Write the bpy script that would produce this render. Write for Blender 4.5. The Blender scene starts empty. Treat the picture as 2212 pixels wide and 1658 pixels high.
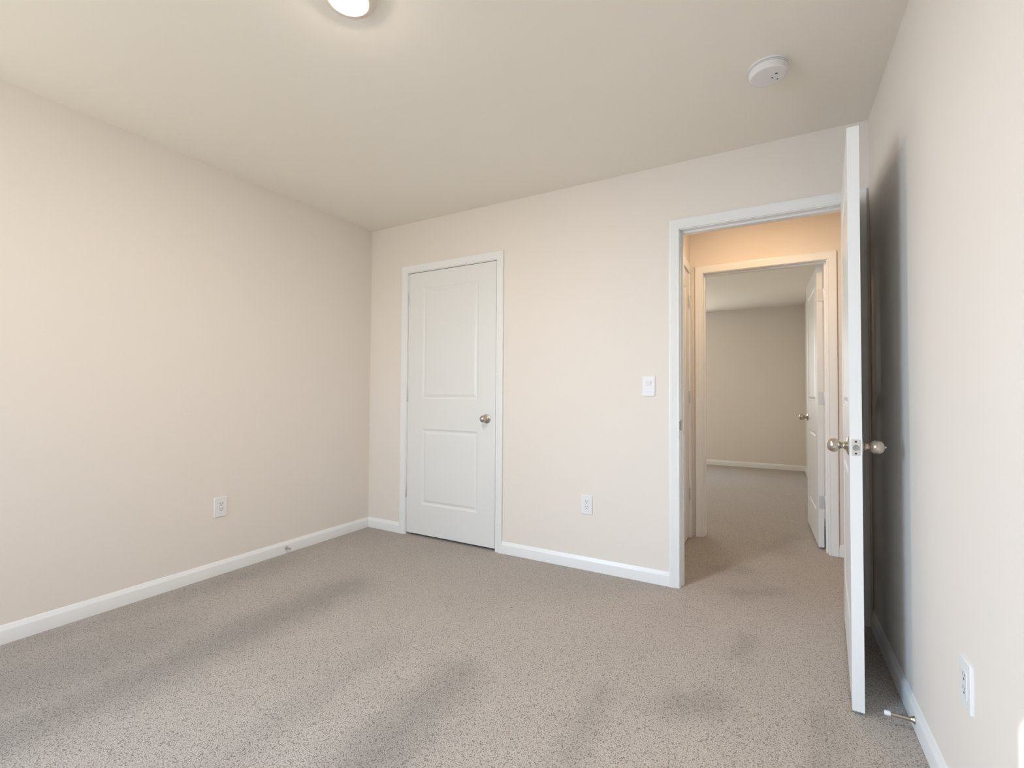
import bpy, bmesh, math, random
from mathutils import Vector, Matrix

S = bpy.context.scene
C = S.collection
R = math.radians

# ------------------------------------------------------------------ camera
CAM = (2.9133, -2.8005, 1.0896)
YAW, PITCH, ROLL, FPX = 0.5099, 0.0230, 0.0065, 1007.82


def make_camera():
    cy, sy, cp, sp = math.cos(YAW), math.sin(YAW), math.cos(PITCH), math.sin(PITCH)
    f = Vector((-sy * cp, cy * cp, sp))
    r = Vector((cy, sy, 0))
    u = r.cross(f)
    cr, sr = math.cos(ROLL), math.sin(ROLL)
    r2 = cr * r + sr * u
    u2 = -sr * r + cr * u
    cam = bpy.data.cameras.new('camera')
    cam.sensor_width = 36.0
    cam.lens = FPX / 2212.0 * 36.0
    cam.clip_start = 0.02
    o = bpy.data.objects.new('camera', cam)
    m = Matrix((r2, u2, -f)).transposed().to_4x4()
    m.translation = CAM
    o.matrix_world = m
    C.objects.link(o)
    S.camera = o


make_camera()
S.view_settings.view_transform = 'Standard'
S.view_settings.look = 'None'
S.view_settings.exposure = 0.11
S.view_settings.gamma = 1.0
S.view_settings.use_curve_mapping = False

# ------------------------------------------------------------------ room numbers
H = 2.44            # ceiling
W = 3.325           # room width
YR = -4.00          # rear wall (behind the camera)
TH = 0.115          # partition thickness
YF = 1.10           # far side of the hall
YB = 5.26           # back wall of the room across the hall
XR = 3.325          # right wall of that room
XH = 2.345          # hall left wall
HX = 4.3            # right end of the hall
WIN = (0.18, 1.12, 0.85, 2.10)     # daylight window in the rear wall: x0, x1, z0, z1
WIN2 = (0.40, 1.65, 0.90, 2.10)    # window in the far room's back wall
X2 = 0.20           # far room's left wall

# ------------------------------------------------------------------ light
SKY = 9.3
GLOW = 33.0
SUN_DIR = Vector((1.0, 0.822, -0.516)).normalized()
SUN = 14.0


def make_world():
    w = bpy.data.worlds.new('daylight')
    S.world = w
    w.use_nodes = True
    nt = w.node_tree
    nt.nodes.clear()
    out = nt.nodes.new('ShaderNodeOutputWorld')
    bg = nt.nodes.new('ShaderNodeBackground')
    tc = nt.nodes.new('ShaderNodeTexCoord')
    sep = nt.nodes.new('ShaderNodeSeparateXYZ')
    ramp = nt.nodes.new('ShaderNodeValToRGB')
    mr = nt.nodes.new('ShaderNodeMapRange')
    mr.inputs['From Min'].default_value = -1
    mr.inputs['From Max'].default_value = 1
    nt.links.new(tc.outputs['Generated'], sep.inputs[0])
    nt.links.new(sep.outputs['Z'], mr.inputs['Value'])
    nt.links.new(mr.outputs[0], ramp.inputs['Fac'])
    e = ramp.color_ramp.elements
    e[0].position = 0.0
    e[0].color = (0.76, 0.72, 0.61, 1)
    e[1].position = 1.0
    e[1].color = (0.48, 0.74, 1.12, 1)
    for p, c in ((0.49, (0.78, 0.76, 0.68, 1)), (0.505, (0.84, 0.93, 0.97, 1)), (0.7, (0.68, 0.87, 1.08, 1))):
        k = e.new(p)
        k.color = c
    bg.inputs['Strength'].default_value = SKY
    nt.links.new(ramp.outputs['Color'], bg.inputs['Color'])
    # hazy bright sky around the sun
    dot = nt.nodes.new('ShaderNodeVectorMath')
    dot.operation = 'DOT_PRODUCT'
    nt.links.new(tc.outputs['Generated'], dot.inputs[0])
    dot.inputs[1].default_value = -SUN_DIR
    mx = nt.nodes.new('ShaderNodeMath')
    mx.operation = 'MAXIMUM'
    mx.inputs[1].default_value = 0.0
    pw = nt.nodes.new('ShaderNodeMath')
    pw.operation = 'POWER'
    pw.inputs[1].default_value = 6.0
    st = nt.nodes.new('ShaderNodeMath')
    st.operation = 'MULTIPLY'
    st.inputs[1].default_value = GLOW
    nt.links.new(dot.outputs['Value'], mx.inputs[0])
    nt.links.new(mx.outputs[0], pw.inputs[0])
    nt.links.new(pw.outputs[0], st.inputs[0])
    b2 = nt.nodes.new('ShaderNodeBackground')
    b2.inputs['Color'].default_value = (0.60, 0.88, 1.22, 1)
    nt.links.new(st.outputs[0], b2.inputs['Strength'])
    add = nt.nodes.new('ShaderNodeAddShader')
    nt.links.new(bg.outputs[0], add.inputs[0])
    nt.links.new(b2.outputs[0], add.inputs[1])
    nt.links.new(add.outputs[0], out.inputs['Surface'])


make_world()


def light(name, kind, loc, direction, energy, color, **kw):
    L = bpy.data.lights.new(name, kind)
    L.energy = energy
    L.color = color
    for k, v in kw.items():
        setattr(L, k, v)
    o = bpy.data.objects.new(name, L)
    o.location = loc
    o.rotation_euler = Vector(direction).to_track_quat('-Z', 'Y').to_euler()
    C.objects.link(o)
    return o


# low sun from behind and left of the camera, through the rear window
light('sunlight', 'SUN', (-3, -8, 4), SUN_DIR, SUN, (1.0, 0.95, 0.86), angle=R(0.6))
for w, y, d in ((WIN, YR - 0.10, 1), (WIN2, YB + 0.10, -1)):
    p = light('window_portal', 'AREA', ((w[0] + w[1]) / 2, y, (w[2] + w[3]) / 2), (0, d, 0), 1, (1, 1, 1),
              shape='RECTANGLE', size=w[1] - w[0], size_y=w[3] - w[2])
    p.data.cycles.is_portal = True
# warm hall ceiling lamp above the door head; far room gets an added fill
light('far_room_fill', 'AREA', (1.35, 3.3, H - 0.03), (0, 0, -1), 10.5, (1.0, 0.80, 0.56), shape='DISK', size=0.24)
light('hall_lamp', 'AREA', (2.85, 0.36, H - 0.03), (0, 0, -1), 7.7, (1.0, 0.68, 0.40), shape='DISK', size=0.24)

# ------------------------------------------------------------------ materials


def mat(name, col, rough=0.5, metal=0.0, spec=0.5, bump=None, emit=None):
    m = bpy.data.materials.new(name)
    m.use_nodes = True
    nt = m.node_tree
    b = nt.nodes['Principled BSDF']
    b.inputs['Base Color'].default_value = (*col, 1)
    b.inputs['Roughness'].default_value = rough
    b.inputs['Metallic'].default_value = metal
    b.inputs['Specular IOR Level'].default_value = spec
    if emit:
        b.inputs['Emission Color'].default_value = (*emit[0], 1)
        b.inputs['Emission Strength'].default_value = emit[1]
    if bump:
        scale, strength, dist = bump
        tc = nt.nodes.new('ShaderNodeTexCoord')
        n = nt.nodes.new('ShaderNodeTexNoise')
        n.inputs['Scale'].default_value = scale
        n.inputs['Detail'].default_value = 4
        bp = nt.nodes.new('ShaderNodeBump')
        bp.inputs['Strength'].default_value = strength
        bp.inputs['Distance'].default_value = dist
        nt.links.new(tc.outputs['Object'], n.inputs['Vector'])
        nt.links.new(n.outputs['Fac'], bp.inputs['Height'])
        nt.links.new(bp.outputs['Normal'], b.inputs['Normal'])
    return m


WALL = mat('wall_paint', (0.85, 0.795, 0.735), 0.62, spec=0.35, bump=(140, 0.05, 0.002))
CEIL = mat('ceiling_paint', (0.91, 0.87, 0.79), 0.8, spec=0.2, bump=(22, 0.12, 0.004))
TRIM = mat('trim_paint', (0.885, 0.90, 0.905), 0.32, spec=0.5)
DOORM = mat('door_paint', (0.83, 0.84, 0.835), 0.30, spec=0.5, bump=(260, 0.03, 0.001))
PLASTIC = mat('white_plastic', (0.86, 0.86, 0.87), 0.35, spec=0.5)
ROCKER = mat('rocker_plastic', (0.83, 0.84, 0.86), 0.3, spec=0.5)
DETECT = mat('detector_plastic', (0.82, 0.80, 0.81), 0.45)
DARK = mat('dark_slot', (0.03, 0.028, 0.025), 0.7)
NICKEL = mat('brushed_nickel', (0.53, 0.48, 0.41), 0.30, metal=1.0)
HINGEM = mat('satin_hinge', (0.74, 0.74, 0.76), 0.42, metal=0.75)
STRIKE = mat('strike_metal', (0.30, 0.28, 0.23), 0.4, metal=1.0)
PLATE = mat('latch_plate_metal', (0.66, 0.63, 0.58), 0.5, metal=0.7)
STEEL = mat('latch_steel', (0.42, 0.47, 0.50), 0.3, metal=1.0)
RUBBER = mat('white_rubber', (0.84, 0.84, 0.86), 0.6)
LENS = mat('lamp_lens', (0.9, 0.9, 0.88), 0.4, emit=((1.0, 0.87, 0.76), 455.0))
LAMPTRIM = mat('lamp_trim', (0.80, 0.73, 0.64), 0.45)


def carpet():
    m = bpy.data.materials.new('carpet')
    m.use_nodes = True
    nt = m.node_tree
    N, Lk = nt.nodes, nt.links
    b = N['Principled BSDF']
    b.inputs['Roughness'].default_value = 0.95
    b.inputs['Specular IOR Level'].default_value = 0.08
    b.inputs['Sheen Weight'].default_value = 0.25
    b.inputs['Sheen Roughness'].default_value = 0.6
    geo = N.new('ShaderNodeNewGeometry')

    def math_(op, a, c=None):
        n = N.new('ShaderNodeMath')
        n.operation = op
        for i, v in enumerate((a, c)):
            if v is None:
                continue
            if isinstance(v, (int, float)):
                n.inputs[i].default_value = v
            else:
                Lk.new(v, n.inputs[i])
        return n.outputs[0]

    def noise(scale, detail, rough=0.5, vec=None):
        n = N.new('ShaderNodeTexNoise')
        n.inputs['Scale'].default_value = scale
        n.inputs['Detail'].default_value = detail
        n.inputs['Roughness'].default_value = rough
        Lk.new(vec if vec is not None else geo.outputs['Position'], n.inputs['Vector'])
        return n
    # tufts
    fine = noise(330, 2, 0.6)
    vor = N.new('ShaderNodeTexVoronoi')
    vor.inputs['Scale'].default_value = 250
    vor.inputs['Randomness'].default_value = 1.0
    warp = noise(90, 2)
    mixv = N.new('ShaderNodeVectorMath')
    mixv.operation = 'MULTIPLY_ADD'
    Lk.new(warp.outputs['Color'], mixv.inputs[0])
    mixv.inputs[1].default_value = (0.006, 0.006, 0.006)
    Lk.new(geo.outputs['Position'], mixv.inputs[2])
    Lk.new(mixv.outputs[0], vor.inputs['Vector'])
    tuft = math_('SUBTRACT', 1.0, math_('MULTIPLY', vor.outputs['Distance'], 1.0))
    h = math_('ADD', math_('MULTIPLY', tuft, 0.6), math_('MULTIPLY', fine.outputs['Fac'], 0.7))
    ramp = N.new('ShaderNodeValToRGB')
    Lk.new(h, ramp.inputs['Fac'])
    e = ramp.color_ramp.elements
    e[0].position = 0.45
    e[0].color = (0.17, 0.146, 0.122, 1)
    e[1].position = 0.86
    e[1].color = (0.59, 0.53, 0.472, 1)
    k = e.new(0.60)
    k.color = (0.46, 0.408, 0.357, 1)
    # vacuum tracks and footmarks: where the pile leans the other way it reads darker; plus painted corner shade
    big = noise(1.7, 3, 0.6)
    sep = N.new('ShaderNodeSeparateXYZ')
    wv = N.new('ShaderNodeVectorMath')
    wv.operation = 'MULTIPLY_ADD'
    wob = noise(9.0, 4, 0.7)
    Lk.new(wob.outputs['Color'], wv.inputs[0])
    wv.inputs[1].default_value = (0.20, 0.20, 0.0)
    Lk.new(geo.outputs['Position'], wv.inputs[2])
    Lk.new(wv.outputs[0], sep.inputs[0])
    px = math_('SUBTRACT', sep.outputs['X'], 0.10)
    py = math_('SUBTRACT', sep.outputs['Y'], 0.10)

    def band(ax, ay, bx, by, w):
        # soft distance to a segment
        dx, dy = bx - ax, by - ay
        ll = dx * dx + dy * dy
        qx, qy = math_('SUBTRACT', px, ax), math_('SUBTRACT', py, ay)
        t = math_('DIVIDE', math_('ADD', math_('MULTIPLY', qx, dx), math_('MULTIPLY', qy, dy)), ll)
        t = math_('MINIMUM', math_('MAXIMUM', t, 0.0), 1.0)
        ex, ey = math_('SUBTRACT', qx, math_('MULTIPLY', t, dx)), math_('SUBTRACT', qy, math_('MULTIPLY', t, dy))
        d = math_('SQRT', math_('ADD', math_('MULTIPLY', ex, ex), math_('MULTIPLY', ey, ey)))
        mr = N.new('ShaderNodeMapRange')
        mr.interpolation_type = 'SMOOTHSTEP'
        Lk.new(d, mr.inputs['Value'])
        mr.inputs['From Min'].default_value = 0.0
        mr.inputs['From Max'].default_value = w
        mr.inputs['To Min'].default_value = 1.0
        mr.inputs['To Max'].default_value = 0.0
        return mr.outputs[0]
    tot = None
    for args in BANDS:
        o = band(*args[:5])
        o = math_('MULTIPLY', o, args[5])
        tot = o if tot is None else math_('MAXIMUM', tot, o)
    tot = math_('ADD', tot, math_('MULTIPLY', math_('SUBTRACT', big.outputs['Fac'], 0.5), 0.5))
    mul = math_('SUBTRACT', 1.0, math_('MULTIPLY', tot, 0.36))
    mx = N.new('ShaderNodeMix')
    mx.data_type = 'RGBA'
    mx.blend_type = 'MULTIPLY'
    mx.inputs['Factor'].default_value = 1.0
    Lk.new(ramp.outputs['Color'], mx.inputs['A'])
    cmb = N.new('ShaderNodeCombineColor')
    for i in range(3):
        Lk.new(mul, cmb.inputs[i])
    Lk.new(cmb.outputs[0], mx.inputs['B'])
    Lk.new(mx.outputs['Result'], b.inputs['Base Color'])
    bp = N.new('ShaderNodeBump')
    bp.inputs['Strength'].default_value = 0.9
    bp.inputs['Distance'].default_value = 0.004
    Lk.new(h, bp.inputs['Height'])
    Lk.new(bp.outputs['Normal'], b.inputs['Normal'])
    return m


BANDS = [       # vacuum tracks and painted shade along the left wall, then scuffs: x, y to x, y, half width, depth
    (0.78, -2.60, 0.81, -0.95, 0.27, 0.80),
    (0.45, -2.70, 0.50, -1.85, 0.50, 0.70),  # darker nap plus shade of the near left corner, painted into the carpet colour
    (0.12, -2.60, 0.14, -0.90, 0.22, 0.45),  # darker strip beside the left wall's foot
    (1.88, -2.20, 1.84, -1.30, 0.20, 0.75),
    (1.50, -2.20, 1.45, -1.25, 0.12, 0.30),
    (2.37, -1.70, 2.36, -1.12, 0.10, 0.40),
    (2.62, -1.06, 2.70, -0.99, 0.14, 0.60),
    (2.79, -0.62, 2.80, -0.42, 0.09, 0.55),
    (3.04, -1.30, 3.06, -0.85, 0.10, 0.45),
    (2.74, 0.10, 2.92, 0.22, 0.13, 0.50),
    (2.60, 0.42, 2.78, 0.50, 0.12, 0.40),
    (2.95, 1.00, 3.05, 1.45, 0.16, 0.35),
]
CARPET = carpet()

# ------------------------------------------------------------------ mesh helpers


def box(bm, x0, x1, y0, y1, z0, z1):
    v = [bm.verts.new(c) for c in ((x0, y0, z0), (x1, y0, z0), (x1, y1, z0), (x0, y1, z0), (x0, y0, z1), (x1, y0, z1), (x1, y1, z1), (x0, y1, z1))]
    for f in ((3, 2, 1, 0), (4, 5, 6, 7), (0, 1, 5, 4), (1, 2, 6, 5), (2, 3, 7, 6), (3, 0, 4, 7)):
        bm.faces.new([v[i] for i in f])
    return v


def lathe(bm, prof, axis='Z', n=40, center=(0, 0, 0)):
    """revolve [(radius, height)] about an axis; closes the ends"""
    c = Vector(center)

    def P(r, h, a):
        u, w = r * math.cos(a), r * math.sin(a)
        return c + Vector({'Z': (u, w, h), 'X': (h, u, w), 'Y': (w, h, u)}[axis])
    rings = []
    for r, h in prof:
        if r < 1e-6:
            rings.append([bm.verts.new(P(0, h, 0))])
        else:
            rings.append([bm.verts.new(P(r, h, 2 * math.pi * i / n)) for i in range(n)])
    for A, B in zip(rings, rings[1:]):
        for i in range(n):
            j = (i + 1) % n
            a = [A[i], A[j]] if len(A) > 1 else [A[0]]
            b = [B[j], B[i]] if len(B) > 1 else [B[0]]
            if len(a) + len(b) > 2:
                bm.faces.new(a + b)
    for ring, rev in ((rings[0], True), (rings[-1], False)):
        if len(ring) > 2:
            bm.faces.new(list(reversed(ring)) if rev else ring)


def finish(bm, bevel=0.0, seg=2, weld=True):
    if weld:
        bmesh.ops.remove_doubles(bm, verts=bm.verts, dist=1e-5)
    if bevel:
        ed = [e for e in bm.edges if len(e.link_faces) == 2 and e.calc_face_angle(0) > R(40)]
        bmesh.ops.bevel(bm, geom=ed, offset=bevel, segments=seg, profile=0.5, affect='EDGES')
    bmesh.ops.recalc_face_normals(bm, faces=bm.faces)


def obj(name, bm, m, parent=None, smooth=False, bevel=0.0, seg=2, weld=True):
    finish(bm, bevel, seg, weld)
    me = bpy.data.meshes.new(name)
    bm.to_mesh(me)
    bm.free()
    me.materials.append(m)
    if smooth:
        me.shade_smooth()
        me.set_sharp_from_angle(angle=R(35))
    o = bpy.data.objects.new(name, me)
    C.objects.link(o)
    if parent:
        o.parent = parent
    return o


def tag(o, label, cat, group=None, kind=None):
    o['label'] = label
    o['category'] = cat
    if group:
        o['group'] = group
    if kind:
        o['kind'] = kind
    return o


def empty(name, loc=(0, 0, 0), rotz=0.0):
    o = bpy.data.objects.new(name, None)
    o.empty_display_size = 0.1
    o.location = loc
    o.rotation_euler = (0, 0, rotz)
    C.objects.link(o)
    return o


def boxes(name, lst, m, label=None, cat=None, parent=None, bevel=0.0, kind='structure', smooth=False):
    bm = bmesh.new()
    for b in lst:
        box(bm, *b)
    o = obj(name, bm, m, parent, smooth, bevel, weld=False)
    if label:
        tag(o, label, cat, kind=kind)
    return o


def copy_tree(o, parent=None):
    c = o.copy()
    C.objects.link(c)
    c.parent = parent
    for ch in [x for x in bpy.data.objects if x.parent == o]:
        copy_tree(ch, c)
    return c


# ------------------------------------------------------------------ openings
# closet door (closed), entrance door (open), far-room door (open) and the hall's side door (closed)
CL = dict(j0=0.4065, j1=1.2190, top=2.039)          # jamb faces
EN = dict(j0=2.4500, j1=3.2560, top=2.046)
FR = dict(j0=2.4420, j1=3.2440, top=2.046)
SD = dict(j0=0.2270, j1=1.0350, top=2.046)          # along y in the hall's left wall
JT = 0.018                                            # jamb thickness

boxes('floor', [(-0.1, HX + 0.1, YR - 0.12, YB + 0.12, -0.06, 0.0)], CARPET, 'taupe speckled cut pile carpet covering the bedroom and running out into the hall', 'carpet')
boxes('ceiling', [(-0.115, HX + 0.1, YR - 0.12, 0.0, H, H + 0.1)], CEIL, 'cream painted ceiling over the empty bedroom', 'ceiling')
boxes('ceiling_hall', [(-0.115, HX + 0.1, 0.0, YF + 0.06, H, H + 0.1)], CEIL, 'ceiling over the hall behind the doorway head', 'ceiling')
boxes('ceiling_far', [(-0.115, HX + 0.1, YF + 0.06, YB + 0.12, H, H + 0.1)], CEIL, 'dim olive beige ceiling of the room across the hall', 'ceiling')
boxes('wall_left', [(-TH, 0.0, YR - 0.12, YF + TH, 0, H)], WALL, 'long plain beige wall left of the closet door', 'wall')


def wall_x(name, x0, x1, y0, y1, ops, m, label):
    """wall along x with door openings (jamb faces given)"""
    lst, x = [], x0
    for o in ops:
        a, b, t = o['j0'] - JT, o['j1'] + JT, o['top'] + JT
        lst.append((x, a, y0, y1, 0, H))
        lst.append((a, b, y0, y1, t, H))
        x = b
    lst.append((x, x1, y0, y1, 0, H))
    return boxes(name, lst, m, label, 'wall')


wall_x('wall_back', 0.0, HX, 0.0, TH, [CL, EN], WALL, 'beige wall holding the closet door and the doorway to the hall')
boxes('wall_right', [(W, W + TH, YR, 0.0, 0, H)], WALL, 'beige wall behind the open door, brightened by daylight', 'wall')


def window_wall(name, x0, x1, y0, y1, wins, label):
    lst, x = [], x0
    for w in wins:
        lst += [(x, w[0], y0, y1, 0, H), (w[0], w[1], y0, y1, 0, w[2]), (w[0], w[1], y0, y1, w[3], H)]
        x = w[1]
    lst.append((x, x1, y0, y1, 0, H))
    return boxes(name, lst, WALL, label, 'wall')


window_wall('wall_front', -TH, W + TH, YR - 0.12, YR, [WIN], 'beige wall behind the camera with the daylight window')
wall_x('wall_hall_far', 0.0, HX, YF, YF + TH, [FR], WALL, 'peach lit hall wall over the door of the room across the hall')
boxes('wall_hall_left', [(XH - TH, XH, TH, SD['j0'] - JT, 0, H), (XH - TH, XH, SD['j1'] + JT, YF, 0, H), (XH - TH, XH, SD['j0'] - JT, SD['j1'] + JT, SD['top'] + JT, H)], WALL,
      'short hall side wall with a closed white door just inside the doorway', 'wall')
boxes('wall_hall_right', [(HX, HX + TH, -0.1, YB + 0.12, 0, H)], WALL, 'end wall of the hall hidden behind the open door', 'wall')
window_wall('wall_far_back', X2 - TH, HX, YB, YB + 0.12, [WIN2], 'shaded tan back wall of the room across the hall')
boxes('wall_far_right', [(XR, XR + TH, YF + TH, YB, 0, H)], WALL, 'right wall of the room across the hall, behind its open door', 'wall')
boxes('wall_far_left', [(X2 - TH, X2, YF + TH, YB, 0, H)], WALL, 'left wall of the room across the hall', 'wall')

# windows (out of the photo, they let the daylight in)


def window_x(name, w, y, d, label):
    """y = room face of the wall, d = +1 when the room is towards +y"""
    x0, x1, z0, z1 = w
    ya, yb, yc, yd, ye = sorted((y - d * .09, y - d * .03)) + sorted((y - d * .08, y - d * .04)) + [y + d * .05]
    f = boxes(name, [(x0, x0 + .04, ya, yb, z0, z1), (x1 - .04, x1, ya, yb, z0, z1), (x0 + .04, x1 - .04, ya, yb, z0, z0 + .04), (x0 + .04, x1 - .04, ya, yb, z1 - .04, z1)], TRIM, label, 'window')
    boxes('window_rail', [(x0 + .04, x1 - .04, yc, yd, (z0 + z1) / 2 - .015, (z0 + z1) / 2 + .015)], TRIM, parent=f)
    boxes('window_sill', [(x0 - .03, x1 + .03, min(y, ye), max(y, ye), z0 - .025, z0)], TRIM, parent=f, bevel=.004)


window_x('window_1', WIN, YR, 1, 'white framed window in the wall behind the camera')
window_x('window_2', WIN2, YB, -1, 'white framed window of the room across the hall')

# ------------------------------------------------------------------ casings, jambs, baseboards
CW = 0.055
# distance from the inner edge, projection from the wall
CPROF = [(0.0, 0.0), (0.0, 0.0075), (0.002, 0.0092), (0.006, 0.0098), (0.0085, 0.0085), (0.0105, 0.0082), (0.014, 0.0098), (0.022, 0.0112), (0.030, 0.0118),
         (0.040, 0.0148), (0.049, 0.0158), (0.053, 0.0152), (CW, 0.0130), (CW, 0.0)]
REV = 0.004


def casing_bm(j0, j1, top, right_cut=None, left_cut=None):
    """casing round an opening, drawn in local (along, out, up)"""
    bm = bmesh.new()
    rows = []
    a0, a1, t = j0 - REV, j1 + REV, top + REV
    for u, v in CPROF:
        rows.append([bm.verts.new(c) for c in ((a0 - u, -v, 0.0), (a0 - u, -v, t + u), (a1 + u, -v, t + u), (a1 + u, -v, 0.0))])
    for A, B in zip(rows, rows[1:]):
        for i in range(3):
            bm.faces.new((A[i], A[i + 1], B[i + 1], B[i]))
    for i in (0, 3):
        bm.faces.new([r[i] for r in rows])
    return bm


def jamb_boxes(j0, j1, top, d0, d1, stop):
    s0, s1 = stop
    e = 0.0005
    return [(j0 - JT + e, j0, d0, d1, 0, top + JT - e), (j1, j1 + JT - e, d0, d1, 0, top + JT - e), (j0, j1, d0, d1, top, top + JT - e),
            (j0, j0 + .011, s0, s1, 0, top), (j1 - .011, j1, s0, s1, 0, top), (j0 + .011, j1 - .011, s0, s1, top - .011, top)]


def door_trim(name, op, y0, y1, stop, label, mirror_back=True, along='x', sign=1):
    """jamb as the object, casing on both sides as parts"""
    bm = bmesh.new()
    for b in jamb_boxes(op['j0'], op['j1'], op['top'], y0, y1, stop):
        box(bm, *b)
    j = obj(name, bm, TRIM, weld=False, bevel=0.0)
    tag(j, label, 'door frame', kind='structure')
    c = casing_bm(op['j0'], op['j1'], op['top'])
    bmesh.ops.translate(c, verts=c.verts, vec=(0, y0, 0))
    obj('casing', c, TRIM, j, smooth=True)
    c = casing_bm(op['j0'], op['j1'], op['top'])
    bmesh.ops.scale(c, verts=c.verts, vec=(1, -1, 1))
    bmesh.ops.translate(c, verts=c.verts, vec=(0, y1, 0))
    obj('casing', c, TRIM, j, smooth=True)
    return j


trim1 = door_trim('trim_1', CL, 0.0, TH, (0.037, 0.072), 'white moulded frame around the closed closet door')
trim2 = door_trim('trim_2', EN, 0.0, TH, (0.038, 0.074), 'white moulded frame of the doorway from the bedroom to the hall')
trim3 = door_trim('trim_3', FR, YF, YF + TH, (YF + TH - 0.074, YF + TH - 0.038), 'white moulded frame around the door of the room across the hall')
# strike plate on the entrance frame's left jamb
bm = bmesh.new()
box(bm, EN['j0'] - .0005, EN['j0'] + .0012, 0.004, 0.030, 0.890, 0.952)
box(bm, EN['j0'] - .0045, EN['j0'] + .0012, -0.0020, 0.004, 0.898, 0.944)
sp_ = obj('strike_plate', bm, STRIKE, trim2, weld=False)
sp_['label'] = 'small nickel strike plate at knob height'
# the hall's side door frame: drawn along x, then turned to lie in the x = XH wall
bm = bmesh.new()
for b in jamb_boxes(-SD['j1'], -SD['j0'], SD['top'], 0.0, TH, (0.037, 0.072)):
    box(bm, *b)
trim4 = obj('trim_4', bm, TRIM, weld=False)
c = casing_bm(-SD['j1'], -SD['j0'], SD['top'])
obj('casing', c, TRIM, trim4, smooth=True)
M4 = Matrix.Translation((XH, 0, 0)) @ Matrix(((0, -1, 0, 0), (-1, 0, 0, 0), (0, 0, 1, 0), (0, 0, 0, 1)))
# local x = -y of the world, local -y = +x of the world
for o in [trim4] + list(trim4.children):
    o.data.transform(M4)
    o.data.flip_normals()
tag(trim4, 'white frame around the side door just inside the hall', 'door frame', kind='structure')

# baseboards
BH, BT = 0.080, 0.013
BPROF = [(0.0, 0.0), (BT, 0.0), (BT, 0.056), (0.0118, 0.061), (0.0085, 0.067), (0.0062, 0.073), (0.0040, 0.0785), (0.0015, BH), (0.0, BH)]


def baseboard(name, A, B, nrm, label, m0=0.0, m1=0.0):
    """A to B along the wall foot, nrm points into the room; m0/m1 = +1 inside mitre at that end"""
    A, B, nrm = Vector((*A, 0)), Vector((*B, 0)), Vector((*nrm, 0))
    d = (B - A).normalized()
    bm = bmesh.new()
    r0 = [bm.verts.new(A + nrm * t + d * t * m0 + Vector((0, 0, z))) for t, z in BPROF]
    r1 = [bm.verts.new(B + nrm * t - d * t * m1 + Vector((0, 0, z))) for t, z in BPROF]
    for i in range(len(BPROF)):
        j = (i + 1) % len(BPROF)
        bm.faces.new((r0[i], r0[j], r1[j], r1[i]))
    bm.faces.new(r0)
    bm.faces.new(list(reversed(r1)))
    o = obj(name, bm, TRIM, smooth=True)
    tag(o, label, 'baseboard', kind='structure')
    return o


c0, c1 = CL['j0'] - REV - CW, CL['j1'] + REV + CW
e0, e1 = EN['j0'] - REV - CW, EN['j1'] + REV + CW
baseboard('baseboard_left', (0, YR), (0, 0), (1, 0), 'white baseboard along the foot of the long left wall', 1, 1)
baseboard('baseboard_back', (0, 0), (c0, 0), (0, -1), 'short white baseboard piece between the left corner and the closet door frame', 1, 0)
baseboard('baseboard_back', (c1, 0), (e0, 0), (0, -1), 'white baseboard between the closet door frame and the hall doorway')
baseboard('baseboard_right', (W, YR), (W, -0.002), (-1, 0), 'white baseboard along the wall behind the open door', 1, 0)
baseboard('baseboard_front', (0, YR), (W, YR), (0, 1), 'white baseboard under the window behind the camera', 1, 1)
f0, f1 = FR['j0'] - REV - CW, FR['j1'] + REV + CW
baseboard('baseboard_hall', (f1, YF), (HX, YF), (0, -1), 'white baseboard on the hall wall right of the far door frame')
baseboard('baseboard_far', (X2, YB), (XR, YB), (0, -1), 'white baseboard along the back wall of the room across the hall', 1, 1)
baseboard('baseboard_far_right', (XR, YF + TH + .02), (XR, YB), (-1, 0), 'white baseboard beside the open door in the room across the hall', 0, 1)

# ------------------------------------------------------------------ doors
DT = 0.035


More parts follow.
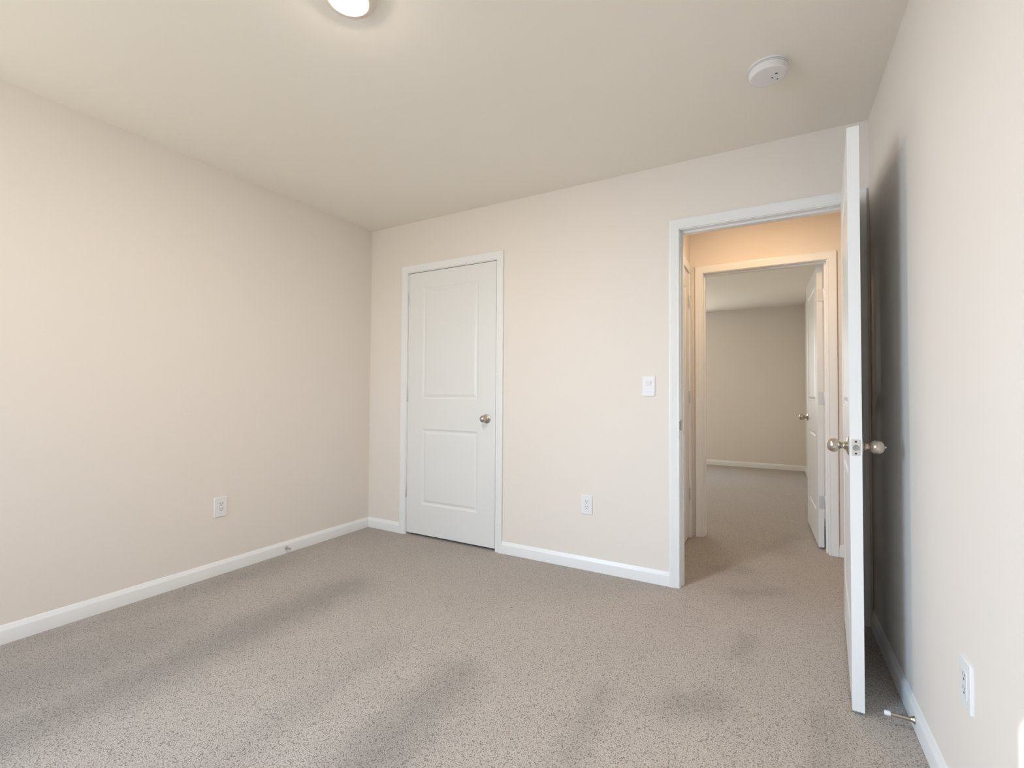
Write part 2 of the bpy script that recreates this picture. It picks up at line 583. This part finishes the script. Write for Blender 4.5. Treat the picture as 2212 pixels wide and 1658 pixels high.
def door_bm(w, z0, z1, stile=0.146):
    """two-panel moulded slab, local x 0..w, y 0..DT, both faces panelled"""
    bm = bmesh.new()
    pan = [(0.247, 0.824), (1.053, 1.911)]
    xs = [0, stile, w - stile, w]
    zs = [z0, pan[0][0], pan[0][1], pan[1][0], pan[1][1], z1]
    rings = [(0.0, 0.0), (0.004, 0.0022), (0.010, 0.0052), (0.016, 0.0062), (0.022, 0.0055), (0.032, 0.0022), (0.037, 0.0012)]
    for y, s in ((0.0, 1), (DT, -1)):
        def V(x, z, d=0.0):
            return bm.verts.new((x, y + s * d, z))

        def quad(pts):
            if s < 0:
                pts = list(reversed(pts))
            bm.faces.new([V(*p) for p in pts])
        for i in range(3):
            for k in range(5):
                x0, x1, a, b = xs[i], xs[i + 1], zs[k], zs[k + 1]
                if i == 1 and k in (1, 3):
                    for (u0, d0), (u1, d1) in zip(rings, rings[1:]):
                        o = [(x0 + u0, a + u0), (x1 - u0, a + u0), (x1 - u0, b - u0), (x0 + u0, b - u0)]
                        n = [(x0 + u1, a + u1), (x1 - u1, a + u1), (x1 - u1, b - u1), (x0 + u1, b - u1)]
                        for q in range(4):
                            r = (q + 1) % 4
                            quad([(*o[q], d0), (*o[r], d0), (*n[r], d1), (*n[q], d1)])
                    u, d = rings[-1]
                    quad([(x0 + u, a + u, d), (x1 - u, a + u, d), (x1 - u, b - u, d), (x0 + u, b - u, d)])
                else:
                    quad([(x0, a), (x1, a), (x1, b), (x0, b)])
    for (xa, xb, za, zb) in [(xs[i], xs[i + 1], z0, z0) for i in range(3)] + [(xs[i], xs[i + 1], z1, z1) for i in range(3)] + [(0, 0, zs[k], zs[k + 1]) for k in range(5)] + [(w, w, zs[k], zs[k + 1]) for k in range(5)]:
        bm.faces.new([bm.verts.new(c) for c in ((xa, 0, za), (xb, 0, zb), (xb, DT, zb), (xa, DT, za))])
    return bm


KNOB = [(0.0, 0.0), (0.0325, 0.0), (0.0330, 0.002), (0.0318, 0.0040), (0.026, 0.0060), (0.0195, 0.0080), (0.0145, 0.0110), (0.0120, 0.0145), (0.0112, 0.0180), (0.0118, 0.0200), (0.0124, 0.0208),
        (0.0124, 0.0222), (0.0112, 0.0235), (0.0135, 0.0255), (0.0175, 0.0285), (0.0212, 0.0325), (0.0238, 0.0375), (0.0250, 0.0430), (0.0248, 0.0485), (0.0231, 0.0540), (0.0198, 0.0590), (0.0150, 0.0630), (0.0080, 0.0658), (0.0, 0.0667)]


def knob(parent, x, y, z, s, pin=False):
    """s = -1: out of the y = 0 face towards -y"""
    bm = bmesh.new()
    lathe(bm, [(r, h * s) for r, h in KNOB], 'Y', 40, (x, y, z))
    k = obj('door_knob', bm, NICKEL, parent, smooth=True)
    k['label'] = 'round brushed nickel knob'
    if pin:
        bm = bmesh.new()
        lathe(bm, [(0.0, 0.064 * s), (0.0042, 0.064 * s), (0.0042, 0.0685 * s), (0.0026, 0.0715 * s), (0.0, 0.0718 * s)], 'Y', 16, (x, y, z))
        obj('lock_pin', bm, NICKEL, k, smooth=True)
    return k


HZ = (0.335, 1.080, 1.825)


def hinges(parent, x, y, leaf='edge'):
    """three butt hinges at local x (hinge edge) with the barrel at y"""
    for z in HZ:
        bm = bmesh.new()
        lathe(bm, [(0.0, z - .0475), (0.004, z - .0475), (0.0058, z - .0445), (0.0058, z + .0445), (0.004, z + .0475), (0.0, z + .0475)], 'Z', 16, (x, y, 0))
        h = obj('hinge', bm, HINGEM, parent, smooth=True)
        h['label'] = 'pale satin butt hinge'
        bm = bmesh.new()
        if leaf == 'edge':
            box(bm, x + 0.0003, x + 0.0018, y, 0.030, z - .0445, z + .0445)
            box(bm, x - 0.0022, x - 0.0007, y, 0.030, z - .0445, z + .0445)
        else:
            box(bm, x - 0.001, x + 0.001, y, 0.004, z - .0445, z + .0445)
        obj('hinge_leaf', bm, HINGEM, h, weld=False)
        bm = bmesh.new()
        for g in (-.0267, -.0089, .0089, .0267):
            lathe(bm, [(0.0060, z + g - .0005), (0.0060, z + g + .0005)], 'Z', 16, (x, y, 0))
        obj('hinge_joint', bm, STEEL, h, weld=False)


def latch(parent, w, zc):
    bm = bmesh.new()
    box(bm, w - .001, w + .0012, 0.005, 0.030, zc - .0285, zc + .0285)
    lp = obj('latch_plate', bm, PLATE, parent, bevel=.0006)
    lp['label'] = 'satin metal latch plate'
    bm = bmesh.new()
    lathe(bm, [(0.0, .0), (.0092, .0), (.0092, .0045), (.0080, .0065), (.0, .0075)], 'X', 24, (w + .0005, .0175, zc))
    obj('latch_bolt', bm, STEEL, lp, smooth=True)
    for dz in (-.0205, .0205):
        bm = bmesh.new()
        lathe(bm, [(0.0, .0), (.0034, .0), (.0030, .0009), (.0, .0010)], 'X', 16, (w + .0011, .0175, zc + dz))
        obj('screw', bm, DARK, lp, smooth=True)


# closet door: closed, hinged on the left; local x to the right, y = 0 face to the room
d1w = CL['j1'] - CL['j0'] - 0.0055
d1 = obj('door_1', door_bm(d1w, 0.018, 2.0345), DOORM)
d1.location = (CL['j0'] + 0.0025, 0.001, 0)
tag(d1, 'closed white two-panel closet door with nickel knob on its right side', 'door', kind='structure')
hinges(d1, -0.0015, -0.0062, 'face')
knob(d1, 1.1414 - d1.location.x, 0, 0.918, -1)
bm = bmesh.new()
box(bm, d1w - .0008, d1w + .0026, 0.0005, 0.012, .890, .946)
obj('latch_plate', bm, NICKEL, d1, weld=False)

# entrance door: swung open into the bedroom
PIN = Vector((3.2535, -0.007, 0))
d2w = EN['j1'] - EN['j0'] - 0.0055
ANG = R(85.3)
d2 = obj('door_2', door_bm(d2w, 0.013, 2.041), DOORM)
# closed pose: local x runs from the hinge edge towards -x, local y 0 = room face
base = Matrix.Translation(PIN) @ Matrix.Rotation(ANG, 4, 'Z') @ Matrix.Translation((0, 0.007, 0)) @ Matrix.Diagonal((-1, 1, 1, 1))
tag(d2, 'white two-panel door standing open edge-on in front of the right wall', 'door', kind='structure')
hinges(d2, -0.0005, -0.007)
knob(d2, d2w - 0.068, 0, 0.914, -1, pin=True)
knob(d2, d2w - 0.068, DT, 0.914, 1)
latch(d2, d2w, 0.914)


def bake(o, M):
    """bake a transform with a mirror into the meshes of a thing"""
    for q in [o] + list(o.children_recursive):
        q.data.transform(M)
        if M.determinant() < 0:
            q.data.flip_normals()


bake(d2, base)

# far-room door: hinged on the right jamb, swung away from us into that room
d3w = FR['j1'] - FR['j0'] - 0.0055
PIN3 = Vector((FR['j1'] - 0.0080, YF + TH + 0.007, 0))
d3 = obj('door_3', door_bm(d3w, 0.013, 2.041), DOORM)
tag(d3, 'white door of the room across the hall, opened away with its hinge edge showing', 'door', kind='structure')
hinges(d3, -0.0005, -0.007)
knob(d3, d3w - 0.068, 0, 0.914, -1)
knob(d3, d3w - 0.068, DT, 0.914, 1)
latch(d3, d3w, 0.914)
# closed: local x -> -x, local y 0 face -> +y side (room side), so local y -> -y ; open by -92 degrees
M3 = Matrix.Translation(PIN3) @ Matrix.Rotation(R(-88.5), 4, 'Z') @ Matrix.Translation((0, -0.007, 0)) @ Matrix.Diagonal((-1, -1, 1, 1))
bake(d3, M3)

# side door in the hall's left wall: closed, hinge towards the far wall
d4w = SD['j1'] - SD['j0'] - 0.0055
d4 = obj('door_4', door_bm(d4w, 0.013, 2.041), DOORM)
tag(d4, 'closed white side door on the left just inside the hall', 'door', kind='structure')
hinges(d4, -0.0015, -0.0062, 'face')
knob(d4, d4w - 0.068, 0, 0.914, -1)
# local x -> -y from the far end, local -y -> +x
M5 = Matrix.Translation((XH - 0.001, SD['j1'] - 0.0025, 0)) @ Matrix(((0, -1, 0, 0), (-1, 0, 0, 0), (0, 0, 1, 0), (0, 0, 0, 1)))
bake(d4, M5)

# ------------------------------------------------------------------ ceiling light
cl = empty('ceiling_light', (1.664, -1.722, H))
tag(cl, 'round flush ceiling light, switched on, cut off by the top of the photo', 'light')
bm = bmesh.new()
lathe(bm, [(0.0, 0.0), (0.094, 0.0), (0.0945, -0.003), (0.092, -0.008), (0.083, -0.0135), (0.0720, -0.0180), (0.0660, -0.0195), (0.0640, -0.0192), (0.0630, -0.0170), (0.0, -0.0165)], 'Z', 64)
obj('trim_ring', bm, LAMPTRIM, cl, smooth=True)
bm = bmesh.new()
lathe(bm, [(0.0, -0.0166), (0.0625, -0.0168), (0.0625, -0.0190), (0.060, -0.0212), (0.050, -0.0240), (0.028, -0.0260), (0.0, -0.0266)], 'Z', 64)
ln = obj('lens', bm, LENS, cl, smooth=True)
ln['label'] = 'glowing white lens'

# ------------------------------------------------------------------ smoke detector
sd = empty('smoke_detector', (2.9030, -0.6440, H))
tag(sd, 'round white smoke detector on the ceiling near the hall doorway', 'smoke detector')
bm = bmesh.new()
lathe(bm, [(0.0, 0.0), (0.0745, 0.0), (0.0750, -0.0060), (0.0735, -0.0075), (0.0690, -0.0078), (0.0, -0.0090)], 'Z', 64)
obj('base_ring', bm, DETECT, sd, smooth=True)
bm = bmesh.new()
lathe(bm, [(0.0, -0.0075), (0.0685, -0.0075), (0.0685, -0.0095), (0.0725, -0.0100), (0.0728, -0.0130), (0.0690, -0.0136), (0.0690, -0.0158), (0.0715, -0.0164), (0.0712, -0.0230), (0.0700, -0.0330), (0.0685, -0.0378), (0.0655, -0.0405), (0.0600, -0.0412), (0.0, -0.0415)], 'Z', 64)
bd = obj('body', bm, DETECT, sd, smooth=True)
for i, (dx, dy, rx, ry, name) in enumerate(((0.030, -0.012, 0.0060, 0.0032, 'sounder_slot'), (0.0152, 0.010, 0.0034, 0.0034, 'test_button'), (0.0335, 0.028, 0.0030, 0.0030, 'indicator_lamp'))):
    bm = bmesh.new()
    lathe(bm, [(0.0, -0.0408), (1.0, -0.0408), (1.0, -0.0418), (0.0, -0.0420)], 'Z', 20)
    bmesh.ops.scale(bm, verts=bm.verts, vec=(rx, ry, 1))
    bmesh.ops.translate(bm, verts=bm.verts, vec=(dx, dy, 0))
    obj(name, bm, DARK, bd, smooth=True)

# ------------------------------------------------------------------ outlets and switch
# built facing -y: local x along the wall, -y out of it, z up, origin at the plate's centre on the wall


def rbox(bm, w, h, y0, y1, r, n=5, cx=0.0, cz=0.0, inset=0.0):
    """rounded-corner plate between y0 (wall) and y1 (front, negative), with the front inset"""
    def ring(w, h, y, r):
        out = []
        for q, (sx, sz) in enumerate(((1, 1), (-1, 1), (-1, -1), (1, -1))):
            for i in range(n + 1):
                a = math.pi / 2 * (q + i / n)
                out.append(bm.verts.new((cx + sx * (w / 2 - r) + r * math.cos(a), y, cz + sz * (h / 2 - r) + r * math.sin(a))))
        return out
    A = ring(w, h, y0, r)
    B = ring(w, h, y1 + inset * 0.8, r)
    D = ring(w - 2 * inset, h - 2 * inset, y1, max(r - inset, .0005)) if inset else None
    rings = [A, B] + ([D] if D else [])
    for P, Q in zip(rings, rings[1:]):
        for i in range(len(P)):
            j = (i + 1) % len(P)
            bm.faces.new((P[i], P[j], Q[j], Q[i]))
    bm.faces.new(list(reversed(A)))
    bm.faces.new(rings[-1])


def make_outlet():
    r = empty('wall_outlet')
    bm = bmesh.new()
    rbox(bm, 0.074, 0.118, 0.0, -0.0065, 0.004, inset=0.0025)
    obj('cover_plate', bm, PLASTIC, r, smooth=True)
    bm = bmesh.new()
    rbox(bm, 0.033, 0.067, -0.005, -0.0078, 0.0025, inset=0.0008)
    ins = obj('receptacle', bm, ROCKER, r, smooth=True)
    for cz in (0.0165, -0.0165):
        bm = bmesh.new()
        box(bm, -0.0075, -0.0053, -0.0081, -0.0070, cz + 0.0015, cz + 0.0095)
        box(bm, 0.0053, 0.0075, -0.0081, -0.0070, cz + 0.0025, cz + 0.0095)
        lathe(bm, [(0.0030, -0.0081), (0.0030, -0.0070)], 'Y', 16, (0, 0, cz - 0.0055))
        obj('socket_slots', bm, DARK, ins, weld=False)
    return r


ol = make_outlet()
ol.location = (1.8915, 0, 0.405)
tag(ol, 'white power outlet low on the wall between closet door and doorway', 'outlet', 'white wall outlets')
o2 = copy_tree(ol)
o2.location = (0, -1.186, 0.403)
o2.rotation_euler = (0, 0, R(90))
o2['label'] = 'white power outlet low on the long left wall'
o3 = copy_tree(ol)
o3.location = (W, -1.248, 0.391)
o3.rotation_euler = (0, 0, R(-90))
o3['label'] = 'white power outlet low on the bright right wall'

sw = empty('light_switch', (2.2733, 0, 1.145))
tag(sw, 'white rocker light switch on the wall left of the doorway', 'switch')
bm = bmesh.new()
rbox(bm, 0.074, 0.118, 0.0, -0.0062, 0.004, inset=0.0025)
obj('cover_plate', bm, PLASTIC, sw, smooth=True)
bm = bmesh.new()
rbox(bm, 0.0335, 0.067, -0.005, -0.0070, 0.0015, inset=0.0006)
obj('switch_frame', bm, ROCKER, sw, smooth=True)
bm = bmesh.new()
for pts in (((-.0145, -.0064, -.031), (.0145, -.0064, -.031), (.0145, -.0078, 0.0), (-.0145, -.0078, 0.0)), ((-.0145, -.0078, 0.0), (.0145, -.0078, 0.0), (.0145, -.0120, .031), (-.0145, -.0120, .031)),
            ((-.0145, -.0120, .031), (.0145, -.0120, .031), (.0145, -.0055, .031), (-.0145, -.0055, .031))):
    bm.faces.new([bm.verts.new(c) for c in pts])
for s in (-1, 1):
    bm.faces.new([bm.verts.new((s * .0145, y, z)) for y, z in ((-.0055, -.031), (-.0064, -.031), (-.0078, 0.0), (-.0120, .031), (-.0055, .031))])
bm.faces.new([bm.verts.new(c) for c in ((-.0145, -.0055, -.031), (.0145, -.0055, -.031), (.0145, -.0064, -.031), (-.0145, -.0064, -.031))])
bm.faces.new([bm.verts.new(c) for c in ((-.0145, -.0055, -.031), (.0145, -.0055, -.031), (.0145, -.0055, .031), (-.0145, -.0055, .031))])
obj('rocker', bm, PLASTIC, sw)

# ------------------------------------------------------------------ door stops on the baseboards
# local +x out of the baseboard


def make_stop(tip=True, length=0.072):
    r = empty('door_stop')
    bm = bmesh.new()
    lathe(bm, [(0.0, 0.0), (0.0115, 0.0), (0.0115, 0.002), (0.0085, 0.0065), (0.0066, 0.010), (0.0060, 0.014), (0.0050, length - .012), (0.0052, length - .011), (0.0052, length - .008), (0.0, length - .008)], 'X', 24)
    s = obj('rod', bm, NICKEL, r, smooth=True)
    bm = bmesh.new()
    lathe(bm, [(0.0, length - .009), (0.0070, length - .009), (0.0078, length - .006), (0.0078, length + .004), (0.0066, length + .007), (0.0, length + .008)], 'X', 24)
    t = obj('rubber_tip', bm, RUBBER, r, smooth=True)
    t['label'] = 'white rubber tip'
    return r


ds = make_stop()
ds.location = (W - BT, -0.804, 0.036)
ds.rotation_euler = (0, 0, R(180))
tag(ds, 'nickel door stop with white tip on the baseboard behind the open door', 'door stop', 'baseboard door stops')
dl = copy_tree(ds)
dl.location = (BT, -0.752, 0.038)
dl.rotation_euler = (0, 0, 0)
dl['label'] = 'small nickel door stop on the baseboard of the long left wall'
